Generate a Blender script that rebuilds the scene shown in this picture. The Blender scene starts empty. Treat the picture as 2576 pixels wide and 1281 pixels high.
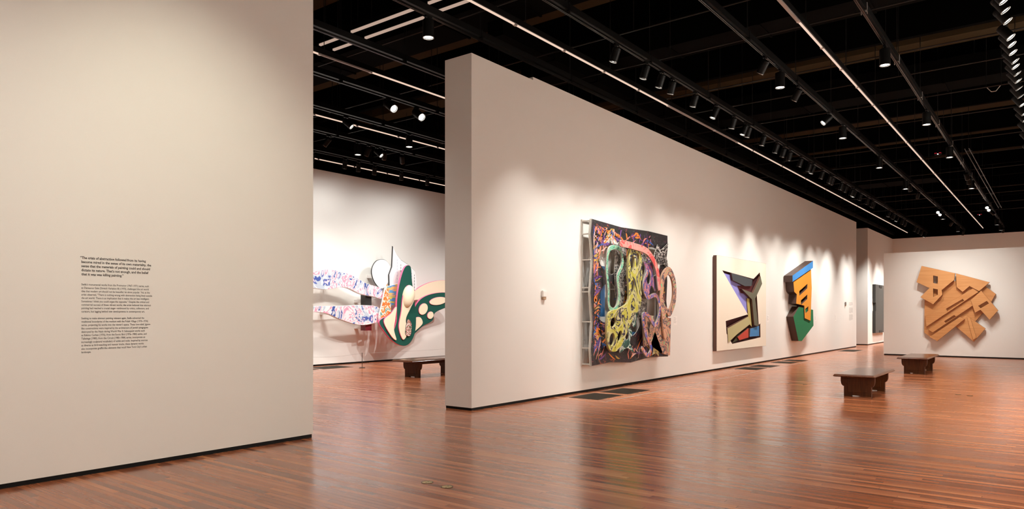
import bpy, bmesh, math, random
from mathutils import Vector, Matrix
random.seed(7)
S = bpy.context.scene
COL = S.collection

# ------------------------------------------------------------------ camera, world, exposure
EYE = 1.55
FPX = 1789.78                      # focal length in pixels of the 2576 px wide frame
YAW = math.radians(37.553)         # camera turned left of the +X axis
cam_d = bpy.data.cameras.new('camera'); cam = bpy.data.objects.new('camera', cam_d); COL.objects.link(cam)
cam_d.sensor_fit = 'HORIZONTAL'; cam_d.sensor_width = 36.0
cam_d.lens = 36.0 * FPX / 2576.0
cam_d.shift_x = 0.0
cam_d.shift_y = (788.0 - 640.5) / 2576.0
cam_d.clip_start = 0.05; cam_d.clip_end = 200
cam.location = (0, 0, EYE)
cam.rotation_euler = (math.radians(90), 0, YAW - math.radians(90))
S.camera = cam

wd = bpy.data.worlds.new('world'); S.world = wd; wd.use_nodes = True
wd.node_tree.nodes['Background'].inputs[0].default_value = (0, 0, 0, 1)
wd.node_tree.nodes['Background'].inputs[1].default_value = 0.0
S.view_settings.view_transform = 'Standard'
S.view_settings.look = 'None'
S.view_settings.exposure = 0.0
S.view_settings.gamma = 1.0
S.view_settings.use_curve_mapping = False
S.cycles.use_denoising = True
S.cycles.max_bounces = 7
S.cycles.diffuse_bounces = 5
S.cycles.glossy_bounces = 4
S.cycles.sample_clamp_indirect = 6.0
S.cycles.caustics_reflective = False
S.cycles.caustics_refractive = False
WARM = (1.0, 0.965, 0.905); YELLOWISH = (1.0, .975, .79); NEUTRAL = (1.0, .99, .96)
P_ROW, P_DOWN, P_ART, P_GAL, P_RIGHT = 460, 345, 365, 290, 1080    # lamp powers in watts

# ------------------------------------------------------------------ materials
MATS = {}
def new_mat(name):
    m = bpy.data.materials.new(name); m.use_nodes = True
    nt = m.node_tree; return m, nt, nt.nodes['Principled BSDF']
def mat(name, col, rough=0.5, metal=0.0, spec=0.5, bump=0.0, bscale=200.0):
    if name in MATS: return MATS[name]
    m, nt, b = new_mat(name)
    b.inputs['Base Color'].default_value = (*col, 1); b.inputs['Roughness'].default_value = rough
    b.inputs['Metallic'].default_value = metal; b.inputs['Specular IOR Level'].default_value = spec
    if bump:
        tc = nt.nodes.new('ShaderNodeTexCoord'); nz = nt.nodes.new('ShaderNodeTexNoise')
        nz.inputs['Scale'].default_value = bscale; nz.inputs['Detail'].default_value = 3
        bp = nt.nodes.new('ShaderNodeBump'); bp.inputs['Strength'].default_value = bump; bp.inputs['Distance'].default_value = 0.01
        nt.links.new(tc.outputs['Object'], nz.inputs['Vector']); nt.links.new(nz.outputs['Fac'], bp.inputs['Height'])
        nt.links.new(bp.outputs['Normal'], b.inputs['Normal'])
    MATS[name] = m; return m
def glow(name, col, strength):
    m = bpy.data.materials.new(name); m.use_nodes = True; nt = m.node_tree
    nt.nodes.remove(nt.nodes['Principled BSDF'])
    e = nt.nodes.new('ShaderNodeEmission'); e.inputs[0].default_value = (*col, 1); e.inputs[1].default_value = strength
    nt.links.new(e.outputs[0], nt.nodes['Material Output'].inputs[0])
    m.cycles.emission_sampling = 'NONE'
    return m
def ramp(nt, stops, const=False):
    r = nt.nodes.new('ShaderNodeValToRGB'); cr = r.color_ramp
    cr.interpolation = 'CONSTANT' if const else 'LINEAR'
    while len(cr.elements) < len(stops): cr.elements.new(0.5)
    for e, (p, c) in zip(cr.elements, stops): e.position = p; e.color = (*c, 1)
    return r
def paint(name, cols, scale=4.0, distort=2.5, rough=0.35, seed=0.0, edges=None, stretch=(1, 1, 1)):
    """brushed-on paint: irregular constant-colour strokes in the thing's own coordinates"""
    m, nt, b = new_mat(name)
    tc = nt.nodes.new('ShaderNodeTexCoord'); mp = nt.nodes.new('ShaderNodeMapping')
    mp.inputs['Location'].default_value = (seed, seed * 1.7, seed * .3); mp.inputs['Scale'].default_value = stretch
    nz = nt.nodes.new('ShaderNodeTexNoise'); nz.inputs['Scale'].default_value = scale
    nz.inputs['Detail'].default_value = 3.5; nz.inputs['Distortion'].default_value = distort; nz.inputs['Roughness'].default_value = .55
    nt.links.new(tc.outputs['Object'], mp.inputs[0]); nt.links.new(mp.outputs[0], nz.inputs['Vector'])
    n = len(cols); lo, hi = .30, .70
    stops = [(0.0, cols[0])] + [(lo + (hi - lo) * i / (n - 1), cols[i]) for i in range(1, n)]
    r = ramp(nt, stops, True)
    nt.links.new(nz.outputs['Fac'], r.inputs[0]); nt.links.new(r.outputs[0], b.inputs['Base Color'])
    b.inputs['Roughness'].default_value = rough
    return m
def wood_mat(name, c1, c2, rough=.4, grain=(2, 40, 40), spec=.5):
    m, nt, b = new_mat(name)
    tc = nt.nodes.new('ShaderNodeTexCoord'); mp = nt.nodes.new('ShaderNodeMapping'); mp.inputs['Scale'].default_value = grain
    nz = nt.nodes.new('ShaderNodeTexNoise'); nz.inputs['Scale'].default_value = 1.0; nz.inputs['Detail'].default_value = 5; nz.inputs['Distortion'].default_value = .6
    r = ramp(nt, [(.3, c1), (.7, c2)])
    nt.links.new(tc.outputs['Object'], mp.inputs[0]); nt.links.new(mp.outputs[0], nz.inputs['Vector'])
    nt.links.new(nz.outputs['Fac'], r.inputs[0]); nt.links.new(r.outputs[0], b.inputs['Base Color'])
    b.inputs['Roughness'].default_value = rough; b.inputs['Specular IOR Level'].default_value = spec
    return m
def floor_material():
    m, nt, b = new_mat('strip_wood_floor')
    N = lambda t: nt.nodes.new(t); L = nt.links.new
    def math_(op, a, bb=None):
        n = N('ShaderNodeMath'); n.operation = op
        for i, v in enumerate((a, bb)):
            if v is None: continue
            if isinstance(v, (int, float)): n.inputs[i].default_value = v
            else: L(v, n.inputs[i])
        return n.outputs[0]
    geo = N('ShaderNodeNewGeometry'); sx = N('ShaderNodeSeparateXYZ'); L(geo.outputs['Position'], sx.inputs[0])
    W, LEN = 0.060, 1.9
    xi = math_('DIVIDE', sx.outputs['X'], W); col = math_('FLOOR', xi)
    wn = N('ShaderNodeTexWhiteNoise'); wn.noise_dimensions = '1D'; L(col, wn.inputs['W'])
    yo = math_('MULTIPLY', wn.outputs['Value'], LEN * 3.7)
    yi = math_('DIVIDE', math_('ADD', sx.outputs['Y'], yo), LEN); row = math_('FLOOR', yi)
    cb = N('ShaderNodeCombineXYZ'); L(col, cb.inputs[0]); L(row, cb.inputs[1])
    w2 = N('ShaderNodeTexWhiteNoise'); w2.noise_dimensions = '3D'; L(cb.outputs[0], w2.inputs['Vector'])
    r = ramp(nt, [(0, (.205, .062, .026)), (.2, (.298, .092, .037)), (.55, (.360, .115, .047)), (.85, (.420, .141, .057)), (1, (.53, .205, .086))])
    L(w2.outputs['Value'], r.inputs[0])
    # grain drawn out along the boards
    mp = N('ShaderNodeMapping'); mp.inputs['Scale'].default_value = (70, 2.2, 1); L(geo.outputs['Position'], mp.inputs[0])
    off = N('ShaderNodeVectorMath'); off.operation = 'ADD'; L(mp.outputs[0], off.inputs[0])
    sc = N('ShaderNodeVectorMath'); sc.operation = 'SCALE'; sc.inputs['Scale'].default_value = 37.0; L(w2.outputs['Color'], sc.inputs[0]); L(sc.outputs[0], off.inputs[1])
    nz = N('ShaderNodeTexNoise'); nz.inputs['Scale'].default_value = 1.0; nz.inputs['Detail'].default_value = 5; nz.inputs['Distortion'].default_value = .5; L(off.outputs[0], nz.inputs['Vector'])
    gr = ramp(nt, [(.25, (.86, .84, .82)), (.75, (1.10, 1.10, 1.10))]); L(nz.outputs['Fac'], gr.inputs[0])
    mx = N('ShaderNodeMixRGB'); mx.blend_type = 'MULTIPLY'; mx.inputs[0].default_value = 1.0; L(r.outputs[0], mx.inputs[1]); L(gr.outputs[0], mx.inputs[2])
    # hairline joints
    fx = math_('FRACT', xi); fy = math_('FRACT', yi)
    gx = math_('LESS_THAN', math_('ABSOLUTE', math_('SUBTRACT', fx, .5)), .485)
    gy = math_('LESS_THAN', math_('ABSOLUTE', math_('SUBTRACT', fy, .5)), .4992)
    jt = math_('MULTIPLY', gx, gy)
    m2 = N('ShaderNodeMixRGB'); L(jt, m2.inputs[0]); m2.inputs[1].default_value = (.20, .058, .026, 1); L(mx.outputs[0], m2.inputs[2])
    L(m2.outputs[0], b.inputs['Base Color'])
    rr = N('ShaderNodeMapRange'); rr.inputs['To Min'].default_value = .17; rr.inputs['To Max'].default_value = .26; L(w2.outputs['Value'], rr.inputs['Value']); L(rr.outputs[0], b.inputs['Roughness'])
    # each board lies a hair differently, so the reflections break into streaks
    big = N('ShaderNodeTexNoise'); big.inputs['Scale'].default_value = 1.0; big.inputs['Detail'].default_value = 2
    mp2 = N('ShaderNodeMapping'); mp2.inputs['Scale'].default_value = (4, .6, 1); L(geo.outputs['Position'], mp2.inputs[0]); L(mp2.outputs[0], big.inputs['Vector'])
    hh = math_('ADD', math_('MULTIPLY', big.outputs['Fac'], .6), math_('MULTIPLY', nz.outputs['Fac'], .05))
    bp = N('ShaderNodeBump'); bp.inputs['Strength'].default_value = .05; bp.inputs['Distance'].default_value = .02; L(hh, bp.inputs['Height'])
    L(bp.outputs['Normal'], b.inputs['Normal'])
    b.inputs['Specular IOR Level'].default_value = .62
    return m

M_WALL = mat('white_wall_paint', (.80, .783, .742), .65, spec=.25, bump=.12, bscale=240)
M_FLOOR = floor_material()
M_REVEAL = mat('black_reveal', (.004, .004, .004), .6, spec=.2)
M_DECK = mat('black_deck', (.0012, .0011, .0010), .9, spec=.02)
M_BEAM = mat('brown_soffit', (.036, .024, .012), .85, spec=.05)
M_BLACK = mat('black_powder_coat', (.0030, .0028, .0026), .40, spec=.14)
M_TRACK = mat('black_track', (.0035, .0033, .003), .30, spec=.45)
M_PIPE = mat('dark_pipe', (.007, .0063, .0055), .4, spec=.3)
M_STEEL = mat('galvanised_steel', (.62, .58, .55), .38, metal=1.0)
M_GREY = mat('grey_rail', (.26, .22, .20), .45, spec=.5)
M_CLIP = mat('clip_metal', (.55, .52, .50), .35, metal=.6)
M_LENS = glow('lit_lens', (1.0, .97, .90), 9.0)
M_RIM = mat('lamp_rim', (.20, .19, .18), .25, metal=.7)
M_TUBE = glow('lit_strip', (1.0, .72, .56), .90)
M_SLOT = glow('slot_painted_glow', (1.0, .70, .55), .50)  # channels are no lamps; emission stands in for light caught on their faces
M_INK = mat('black_vinyl_lettering', (.012, .011, .010), .5)
M_GREYINK = mat('grey_lettering', (.48, .46, .43), .6)
M_CARD = mat('white_card', (.86, .83, .79), .6)
M_BENCH = wood_mat('dark_bench_wood', (.050, .014, .004), (.095, .030, .008), .42, (30, 30, 3), spec=.2)
M_BENCHTOP = wood_mat('dark_bench_top_wood', (.075, .024, .009), (.130, .044, .017), .20, (3, 40, 40), spec=.4)
M_GRILLE = mat('bronze_grille', (.040, .033, .022), .45, metal=.5)
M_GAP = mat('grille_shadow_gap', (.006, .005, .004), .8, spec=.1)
M_BRASS = mat('worn_brass', (.62, .46, .20), .32, metal=.9)
M_BRASSD = mat('dark_brass', (.10, .075, .035), .4, metal=.8)
M_INLAY = mat('metal_inlay', (.32, .29, .27), .5, metal=.2)

# ------------------------------------------------------------------ mesh helpers
def link(name, me, parent=None, loc=None):
    o = bpy.data.objects.new(name, me); COL.objects.link(o)
    if parent is not None: o.parent = parent
    if loc is not None: o.location = loc
    return o
def finish(name, bm, mats, parent=None, loc=None, smooth=False, angle=40):
    me = bpy.data.meshes.new(name); bmesh.ops.recalc_face_normals(bm, faces=bm.faces); bm.to_mesh(me); bm.free()
    for m in (mats if isinstance(mats, (list, tuple)) else [mats]): me.materials.append(m)
    if smooth:
        for p in me.polygons: p.use_smooth = True
        me.set_sharp_from_angle(angle=math.radians(angle))
    return link(name, me, parent, loc)
def bx(bm, a, b, mi=0):
    x0, y0, z0 = a; x1, y1, z1 = b
    v = [bm.verts.new(p) for p in ((x0,y0,z0),(x1,y0,z0),(x1,y1,z0),(x0,y1,z0),(x0,y0,z1),(x1,y0,z1),(x1,y1,z1),(x0,y1,z1))]
    for f in ((3,2,1,0),(4,5,6,7),(0,1,5,4),(1,2,6,5),(2,3,7,6),(3,0,4,7)):
        bm.faces.new([v[i] for i in f]).material_index = mi
def cyl(bm, p, q, r, n=16, r2=None, mi=0, caps=True):
    p = Vector(p); q = Vector(q); d = (q - p).normalized(); r2 = r if r2 is None else r2
    u = d.orthogonal().normalized(); w = d.cross(u)
    A = [bm.verts.new(p + (u*math.cos(t) + w*math.sin(t))*r) for t in [2*math.pi*i/n for i in range(n)]]
    B = [bm.verts.new(q + (u*math.cos(t) + w*math.sin(t))*r2) for t in [2*math.pi*i/n for i in range(n)]]
    for i in range(n): bm.faces.new((A[i], A[(i+1) % n], B[(i+1) % n], B[i])).material_index = mi
    if caps:
        bm.faces.new(A[::-1]).material_index = mi; bm.faces.new(B).material_index = mi
def lathe(bm, prof, n=24, mi=0):
    """revolve (radius, z) points about the z axis"""
    rings = []
    for r, z in prof:
        rings.append([bm.verts.new((r*math.cos(2*math.pi*i/n), r*math.sin(2*math.pi*i/n), z)) for i in range(n)] if r > 1e-6 else [bm.verts.new((0, 0, z))])
    for a, b in zip(rings, rings[1:]):
        for i in range(n):
            j = (i+1) % n
            f = [a[i], a[j], b[j], b[i]] if len(a) == n and len(b) == n else ([a[0], b[j], b[i]] if len(a) == 1 else [a[i], a[j], b[0]])
            bm.faces.new(f).material_index = mi
def prism(bm, pts, y0, y1, axis='y', mi=0):
    """polygon in a plane pushed along an axis: 'y' uses (x,z) points, 'x' uses (y,z), 'z' uses (x,y)"""
    mk = {'y': lambda p, t: (p[0], t, p[1]), 'x': lambda p, t: (t, p[0], p[1]), 'z': lambda p, t: (p[0], p[1], t)}[axis]
    A = [bm.verts.new(mk(p, y0)) for p in pts]; B = [bm.verts.new(mk(p, y1)) for p in pts]
    n = len(pts)
    for i in range(n): bm.faces.new((A[i], A[(i+1) % n], B[(i+1) % n], B[i])).material_index = mi
    for f in (bm.faces.new(A[::-1]), bm.faces.new(B)): f.material_index = mi
    
def box_obj(name, a, b, m, parent=None, bevel=0.0):
    bm = bmesh.new(); bx(bm, a, b)
    if bevel: bmesh.ops.bevel(bm, geom=bm.edges[:], offset=bevel, segments=2, affect='EDGES', profile=.6)
    return finish(name, bm, m, parent)
def tag(o, label, cat, group=None):
    o['label'] = label; o['category'] = cat
    if group: o['group'] = group
    return o
def thing(name, label, cat, loc=(0, 0, 0), rot=(0, 0, 0), group=None):
    o = bpy.data.objects.new(name, None); COL.objects.link(o); o.location = loc; o.rotation_euler = rot
    o.empty_display_size = .2
    return tag(o, label, cat, group)
def struct(o):
    o['kind'] = 'structure'; return o
ORD = ['first','second','third','fourth','fifth','sixth','seventh','eighth','ninth','tenth','eleventh','twelfth','thirteenth','fourteenth','fifteenth','sixteenth','seventeenth','eighteenth','nineteenth']
def ordinal(i):
    if i < 19: return ORD[i]
    t, u = divmod(i + 1, 10); w = {2: ('twentieth', 'twenty'), 3: ('thirtieth', 'thirty'), 4: ('fortieth', 'forty')}[t]
    return w[0] if u == 0 else w[1] + '-' + ORD[u-1]

# ------------------------------------------------------------------ room shell
YW, YB = 7.37, 7.94               # front and back face of the wall line with the wide opening
YG = 17.25                        # wall of the left-hand gallery
YR = -1.45                        # right-hand wall (out of the frame)
XB, XF = -4.0, 44.3               # wall behind the camera, far wall
ZW, ZD = 5.68, 8.3                # wall height, ceiling deck
struct(box_obj('floor', (XB, YR, -.12), (XF, YG, 0), M_FLOOR))
def wall(name, a, b, m=M_WALL):
    return struct(box_obj(name, a, b, m))
def reveal(name, a, b):
    return struct(box_obj(name, a, b, M_REVEAL))
R = .045; I = .012                # height and set-back of the black reveal under each wall
wall('wall_left', (XB, YW, R), (5.52, YB, ZW)); reveal('baseboard_left', (XB, YW+I, 0), (5.52-I, YB-I, R))
bm = bmesh.new()
prism(bm, [(8.535, R), (35.5, R), (35.5, 5.726), (10.2, 5.726), (10.2, 5.672), (8.535, 5.672)], YW, YB)
struct(finish('wall_centre', bm, M_WALL)); reveal('baseboard_centre', (8.535+I, YW+I, 0), (35.5-I, YB-I, R))
wall('wall_far_left', (37.8, YW-.03, R), (XF, YB, ZW)); reveal('baseboard_far_left', (37.8+I, YW-.03+I, 0), (XF, YB-I, R))
wall('wall_far', (XF, YR, R), (XF+.3, YB, ZW)); reveal('baseboard_far', (XF+.004, YR, 0), (XF+.3, YB, R))
wall('wall_partition', (29.3, YR+.005, R), (29.75, 5.15, 3.765)); reveal('baseboard_partition', (29.3+I, YR+.005, 0), (29.75-I, 5.15-I, R))
wall('wall_gallery', (XB, YG, R), (26.0, YG+.3, 5.772)); reveal('baseboard_gallery', (XB, YG+.006, 0), (26.0, YG+.3, R))
wall('wall_gallery_end', (26.0, YB, 0), (26.3, YG+.3, ZW))
wall('wall_passage', (35.5, 11.0, 0), (XF, 11.3, ZW))
wall('wall_right', (XB, YR-.3, 0), (XF+.3, YR, ZW))
wall('wall_back', (XB-.3, YR-.3, 0), (XB, YG+.3, ZW))
# black upper shell and deck above the white walls
bm = bmesh.new()
bx(bm, (XB-.3, YR-.3, ZD), (XF+.3, YG+.3, ZD+.15))
bx(bm, (XB-.3, YR-.3, ZW), (XF+.3, YR, ZD)); bx(bm, (XB-.3, YG+.12, ZW+.1), (XF+.3, YG+.3, ZD))
bx(bm, (XF+.12, YR, ZW), (XF+.3, YG+.3, ZD)); bx(bm, (XB-.3, YR, ZW), (XB, YG+.3, ZD))
bx(bm, (26.02, YB, ZW), (26.3, YG, ZD))
ceil = struct(finish('ceiling', bm, M_DECK))
for x in (-1.5, 1.7, 4.9, 7.9, 11.0, 14.1, 17.3, 20.4, 23.5, 26.7, 29.9, 32.4, 35.1, 38.2, 41.2):
    bm = bmesh.new(); bx(bm, (x, YR, 7.32), (x+.56, YG, ZD)); finish('beam', bm, M_BEAM, ceil)
# deep black joists between the brown soffits
for x in (9.6, 12.7, 15.9, 19.0, 22.1, 25.3, 28.4, 31.3, 33.9, 36.8, 39.8):
    bm = bmesh.new(); bx(bm, (x, YR, 7.0), (x+.12, YG, ZD)); finish('joist', bm, M_DECK, ceil)

# floor inlay strip beside the grilles
bm = bmesh.new(); prism(bm, [(10.86, 6.27), (33.0, 6.41), (33.0, 6.44), (10.86, 6.30)], 0, .0012, 'z'); bx(bm, (10.86, 6.28, 0), (10.885, YW, .0012))
struct(finish('trim_1', bm, M_INLAY))

# ------------------------------------------------------------------ floor grilles
def grille(label, x0, x1, y0, y1, group):
    t = thing('floor_grille', label, 'floor grille', ((x0+x1)/2, (y0+y1)/2, 0), group=group)
    w, d = (x1-x0)/2, (y1-y0)/2; f = .018; h = .004
    bm = bmesh.new()
    bx(bm, (-w, -d, 0), (w, -d+f, h)); bx(bm, (-w, d-f, 0), (w, d, h)); bx(bm, (-w, -d+f, 0), (-w+f, d-f, h)); bx(bm, (w-f, -d+f, 0), (w, d-f, h))
    finish('frame', bm, M_GRILLE, t)
    box_obj('opening_shade_sheet', (-w+f, -d+f, .0003), (w-f, d-f, .0008), M_GAP, t)  # thin dark sheet painted as the shade between the slats
    bm = bmesh.new(); n = int((2*d-2*f)/.022)
    for i in range(n):
        y = -d+f+(2*d-2*f)*(i+.5)/n; bx(bm, (-w+f, y-.0042, .0009), (w-f, y+.0042, h-.0004))
    finish('slats', bm, M_GRILLE, t)
gg = 'bronze grilles set in the floor along the long wall'
for lab, x0, x1 in (('bronze floor grille nearest the viewer, below the large framed relief', 11.0, 11.91),
                    ('bronze floor grille just behind the nearest one, below the large framed relief', 12.11, 13.03),
                    ('bronze floor grille below the right half of the cream square relief, nearer of its pair', 19.42, 20.25),
                    ('bronze floor grille below the right half of the cream square relief, farther of its pair', 20.56, 21.43),
                    ('floor grille between the cream and the blue and green reliefs, nearer of its pair', 22.50, 23.32),
                    ('floor grille between the cream and the blue and green reliefs, farther of its pair', 23.68, 24.41),
                    ('bronze floor grille near the far end of the long wall, nearer of its pair', 31.0, 31.75),
                    ('bronze floor grille near the far end of the long wall, farther of its pair', 31.85, 32.6)):
    grille(lab, x0, x1, 6.515, 7.14, gg)
grille('floor grille in the left gallery, between its wall and the barrier post', 12.42, 13.45, 16.1, 16.86, 'bronze grilles in the left gallery floor')
grille('floor grille in the left gallery cut off by the edge of the big blank wall', 11.2, 12.25, 16.1, 16.86, 'bronze grilles in the left gallery floor')

# brass floor plates
def plate(label, x, y, r, dull, name='floor_plate'):
    t = thing(name, label, 'floor plate', (x, y, 0), group='round plates let into the floor')
    bm = bmesh.new(); lathe(bm, [(r*.86, .0004), (r*.86, .003), (r, .003), (r, 0)], 32); finish('rim', bm, M_BRASSD, t)
    bm = bmesh.new(); lathe(bm, [(0, .0018), (r*.86, .0018), (r*.86, .0002)], 32); finish('lid', bm, M_BRASSD if dull else M_BRASS, t)
    for s in (-1, 1):
        bm = bmesh.new(); cyl(bm, (s*r*.35, s*r*.1, .0018), (s*r*.35, s*r*.1, .0026), r*.13, 12); finish('screw', bm, M_BRASSD if not dull else M_BRASS, t)
plate('shiny round brass plate in the foreground floor, left one of two', 4.69, 4.585, .055, False)
plate('darker round brass plate in the foreground floor, right one of two', 4.675, 4.325, .055, False)
plate('small dark floor plate below the blue and green relief, left one', 16.07, 4.67, .05, True)
plate('small dark floor plate below the blue and green relief, right one', 16.09, 4.36, .05, True)
plate('small dark floor plate in front of the wooden relief, left one', 15.9, 1.52, .05, True)
plate('small dark floor plate in front of the wooden relief, right one', 15.78, 1.32, .05, True)

# ------------------------------------------------------------------ benches
def bench(label, x, y, half, ov):
    t = thing('bench', label, 'bench', (x, y, 0), group='dark wooden gallery benches')
    Lx, W, top = half + ov, .35, .425
    bm = bmesh.new(); b0 = .012
    sec = [(0, .375), (.012, .372), (.030, .388), (.022, .400), (.030, .408), (.014, .425)]
    rings = []
    for inset, z in [(.05, .372), (.02, .376), (0, .386), (0, .397), (.008, .404), (.022, .424), (.03, .425)]:
        rings.append([bm.verts.new(p) for p in ((-Lx+inset, -W+inset, z), (Lx-inset, -W+inset, z), (Lx-inset, W-inset, z), (-Lx+inset, W-inset, z))])
    for a, b in zip(rings, rings[1:]):
        for i in range(4): bm.faces.new((a[i], a[(i+1) % 4], b[(i+1) % 4], b[i]))
    bm.faces.new(rings[0][::-1]); bm.faces.new(rings[-1])
    finish('seat', bm, M_BENCHTOP, t)
    def profile(wt, wb, z0, z1, slot):
        h = z1 - z0; p = []
        arc = lambda i: (wb + (wt-wb)*math.cos(i/8*math.pi/2), z0 + h*(.76 - .28*math.sin(i/8*math.pi/2)))
        right = [(wb, z0)] + [(wb, z0+h*.46)] + [arc(i) for i in range(8, -1, -1)] + [(wt, z1)]
        left = [(-a, z) for a, z in right[::-1]]
        pts = right + left
        if slot: pts += [(-wb*.42, z0), (-wb*.40, z0+.014), (wb*.40, z0+.014), (wb*.42, z0)]
        return pts
    for s in (-1, 1):
        bm = bmesh.new(); prism(bm, profile(.29, .235, 0, .374, True), s*half-.035, s*half+.035, 'x')
        lg = finish('leg_panel', bm, M_BENCH, t)
        for k, xx in enumerate((s*half-.035, s*half+.035)):
            d = -1 if k == 0 else 1
            bm = bmesh.new(); prism(bm, profile(.225, .165, .075, .374, False), xx, xx+d*.007, 'x')
            bmesh.ops.bevel(bm, geom=[e for e in bm.edges if all(abs(v.co.x-(xx+d*.007)) < 1e-5 for v in e.verts)], offset=.005, segments=1, affect='EDGES')
            finish('raised_panel', bm, M_BENCH, lg)
    for yy in (-.12, .12):
        box_obj('apron', (-half+.035, yy-.012, .30), (half-.035, yy+.012, .374), M_BENCH, t)
bench('dark wooden bench in the middle of the floor, nearer of the two on the right', 15.07, 2.97, .635, .36)
bench('dark wooden bench standing in front of the partition with the wooden relief', 21.53, 2.95, .70, .36)
bench('dark wooden bench in the left gallery, partly hidden by the end of the white wall', 12.87, 12.45, .635, .36)

# ------------------------------------------------------------------ barrier in the left gallery
M_POST = mat('bronze_post', (.07, .055, .045), .35, metal=.7)
def post(label, x):
    t = thing('barrier_post', label, 'barrier post', (x, 15.61, 0), group='low posts of the wire barrier')
    bm = bmesh.new(); lathe(bm, [(0, 0), (.09, 0), (.09, .008), (.08, .014), (.012, .018), (0, .018)], 28); finish('base', bm, M_POST, t, smooth=True)
    bm = bmesh.new(); cyl(bm, (0, 0, .016), (0, 0, .43), .0085, 14); finish('pole', bm, M_POST, t, smooth=True)
    return t
main_post = post('low dark barrier post holding a thin cord, before the swirling relief', 13.356)
bm = bmesh.new()
def sag(x0, x1):
    P = [(x0+(x1-x0)*i/12, 15.61, .415-.05*math.sin(math.pi*i/12)*(.4 if x1 > 14 else 1.0)) for i in range(13)]
    for a, b in zip(P, P[1:]): cyl(bm, a, b, .0028, 6, caps=False)
sag(11.3, 13.356); sag(13.356, 17.6)
bmesh.ops.translate(bm, vec=(-13.356, -15.61, 0), verts=bm.verts); finish('cord', bm, mat('grey_cord', (.30, .27, .25), .5), main_post)

# ------------------------------------------------------------------ ceiling: tracks, rails, conduits
ZT = 5.85
def hangers(t, xs, y, z0):
    for x in xs:
        bm = bmesh.new(); cyl(bm, (x, y, z0), (x, y, ZD+.02), .007, 6); finish('hanger', bm, M_PIPE, t)
def frange(a, b, s):
    out = []
    while a < b: out.append(a); a += s
    return out
def track(label, y, x0, x1, clips):
    t = thing('lighting_track', label, 'lighting track', (x0, y, ZT), group='black lighting tracks')
    bm = bmesh.new()
    bx(bm, (0, -.018, 0), (x1-x0, -.008, .035)); bx(bm, (0, .008, 0), (x1-x0, .018, .035)); bx(bm, (0, -.008, .012), (x1-x0, .008, .035))
    finish('rail', bm, M_TRACK, t)
    bm = bmesh.new(); bx(bm, (0, -.035, .055), (x1-x0, .035, .15)); finish('raceway', bm, M_BLACK, t)
    for x in frange(1.2, x1-x0, 2.6):
        bm = bmesh.new(); cyl(bm, (x, 0, .145), (x, 0, ZD-ZT+.02), .007, 6); finish('hanger', bm, M_PIPE, t)
        bm = bmesh.new(); bx(bm, (x-.015, -.042, .0), (x+.015, -.036, .16)); bx(bm, (x-.015, .036, .0), (x+.015, .042, .16)); bx(bm, (x-.015, -.042, .035), (x+.015, .042, .055)); finish('bracket', bm, M_CLIP if clips else M_BLACK, t)
track('black lighting track beside the long wall, carrying the dense row of spotlights', 5.61, -3.0, 44.0, False)
track('black lighting track with angled spotlights, left of the right-hand lit strip', 3.91, -3.0, 44.0, False)
track('black lighting track with hanging downlights, right of the right-hand lit strip', 2.22, -3.0, 44.0, True)
track('black lighting track at the right edge, crowded with bright spotlights', .66, -3.0, 44.0, True)
track('black lighting track crossing above the near corner of the long wall', 7.24, -3.0, 44.0, False)
track('black lighting track above the opening, under the slotted strips', 8.95, -3.0, 25.9, False)
track('black lighting track holding the two glaring lamps in the left gallery', 10.65, -3.0, 25.9, False)
track('black lighting track between the glaring lamps and the lower lit strip', 12.36, -3.0, 25.9, False)
track('black lighting track with four brown-tinted heads, below the lower lit strip', 14.0, -3.0, 25.9, False)
track('black lighting track nearest the left gallery wall', 15.73, -3.0, 25.9, False)
def strip(label, y, segs):
    """pale continuous strip fixture hung under a black channel; segs are (x0, x1, lit)"""
    x0, x1 = segs[0][0], segs[-1][1]
    t = thing('strip_light', label, 'strip light', (x0, y, ZT+.04), group='pale strip lights')
    bm = bmesh.new(); bx(bm, (0, -.03, .022), (x1-x0, .03, .11)); finish('channel', bm, M_BLACK, t)
    for a, b, lit in segs:
        bm = bmesh.new(); w = .012 if lit else .022
        bx(bm, (a-x0+.03, -w, 0), (b-x0-.03, w, .022)); finish('tube' if lit else 'blank_cover', bm, M_TUBE if lit else M_GREY, t)
        bm = bmesh.new(); bx(bm, (a-x0-.03, -.022, -.006), (a-x0+.03, .022, .022)); finish('joint', bm, M_CLIP, t)
    for x in frange(1.0, x1-x0, 2.6):
        bm = bmesh.new(); cyl(bm, (x, 0, .105), (x, 0, ZD-ZT-.04+.02), .007, 6); finish('hanger', bm, M_PIPE, t)
def segs(edges, unlit=()):
    return [(a, b, i not in unlit) for i, (a, b) in enumerate(zip(edges, edges[1:]))]
strip('pale strip light running above the long wall, left of the row of spotlights', 6.5, segs([0, 2.4, 4.9, 7.3, 8.53, 9.86, 11.16, 12.48, 13.82, 16.35, 17.83, 19.02, 21.55, 24.0, 26.5, 29, 31.5, 34, 36.5, 39, 41.5, 43.6], (8, 9)))
strip('pale strip light running down the middle of the right half of the ceiling', 3.08, segs([0, 2.5, 5.0, 7.5, 10.0, 11.0, 12.33, 13.62, 14.89, 16.37, 18.0, 20.5, 23, 25.5, 28, 30.5, 33, 35.5, 38, 40.5, 43.6], (3, 4)))
strip('pale strip light at the top of the opening, just under the slotted strips', 9.85, segs([4, 5.6, 7.5, 8.62, 10.8, 13, 15.2, 17.4], (2,)))
strip('pale strip light in the left gallery, crossing behind the small tilted spotlight', 12.93, segs([4, 6, 8.2, 9.7, 10.9, 12.2, 13.6, 15.2, 17.4]))
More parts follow.
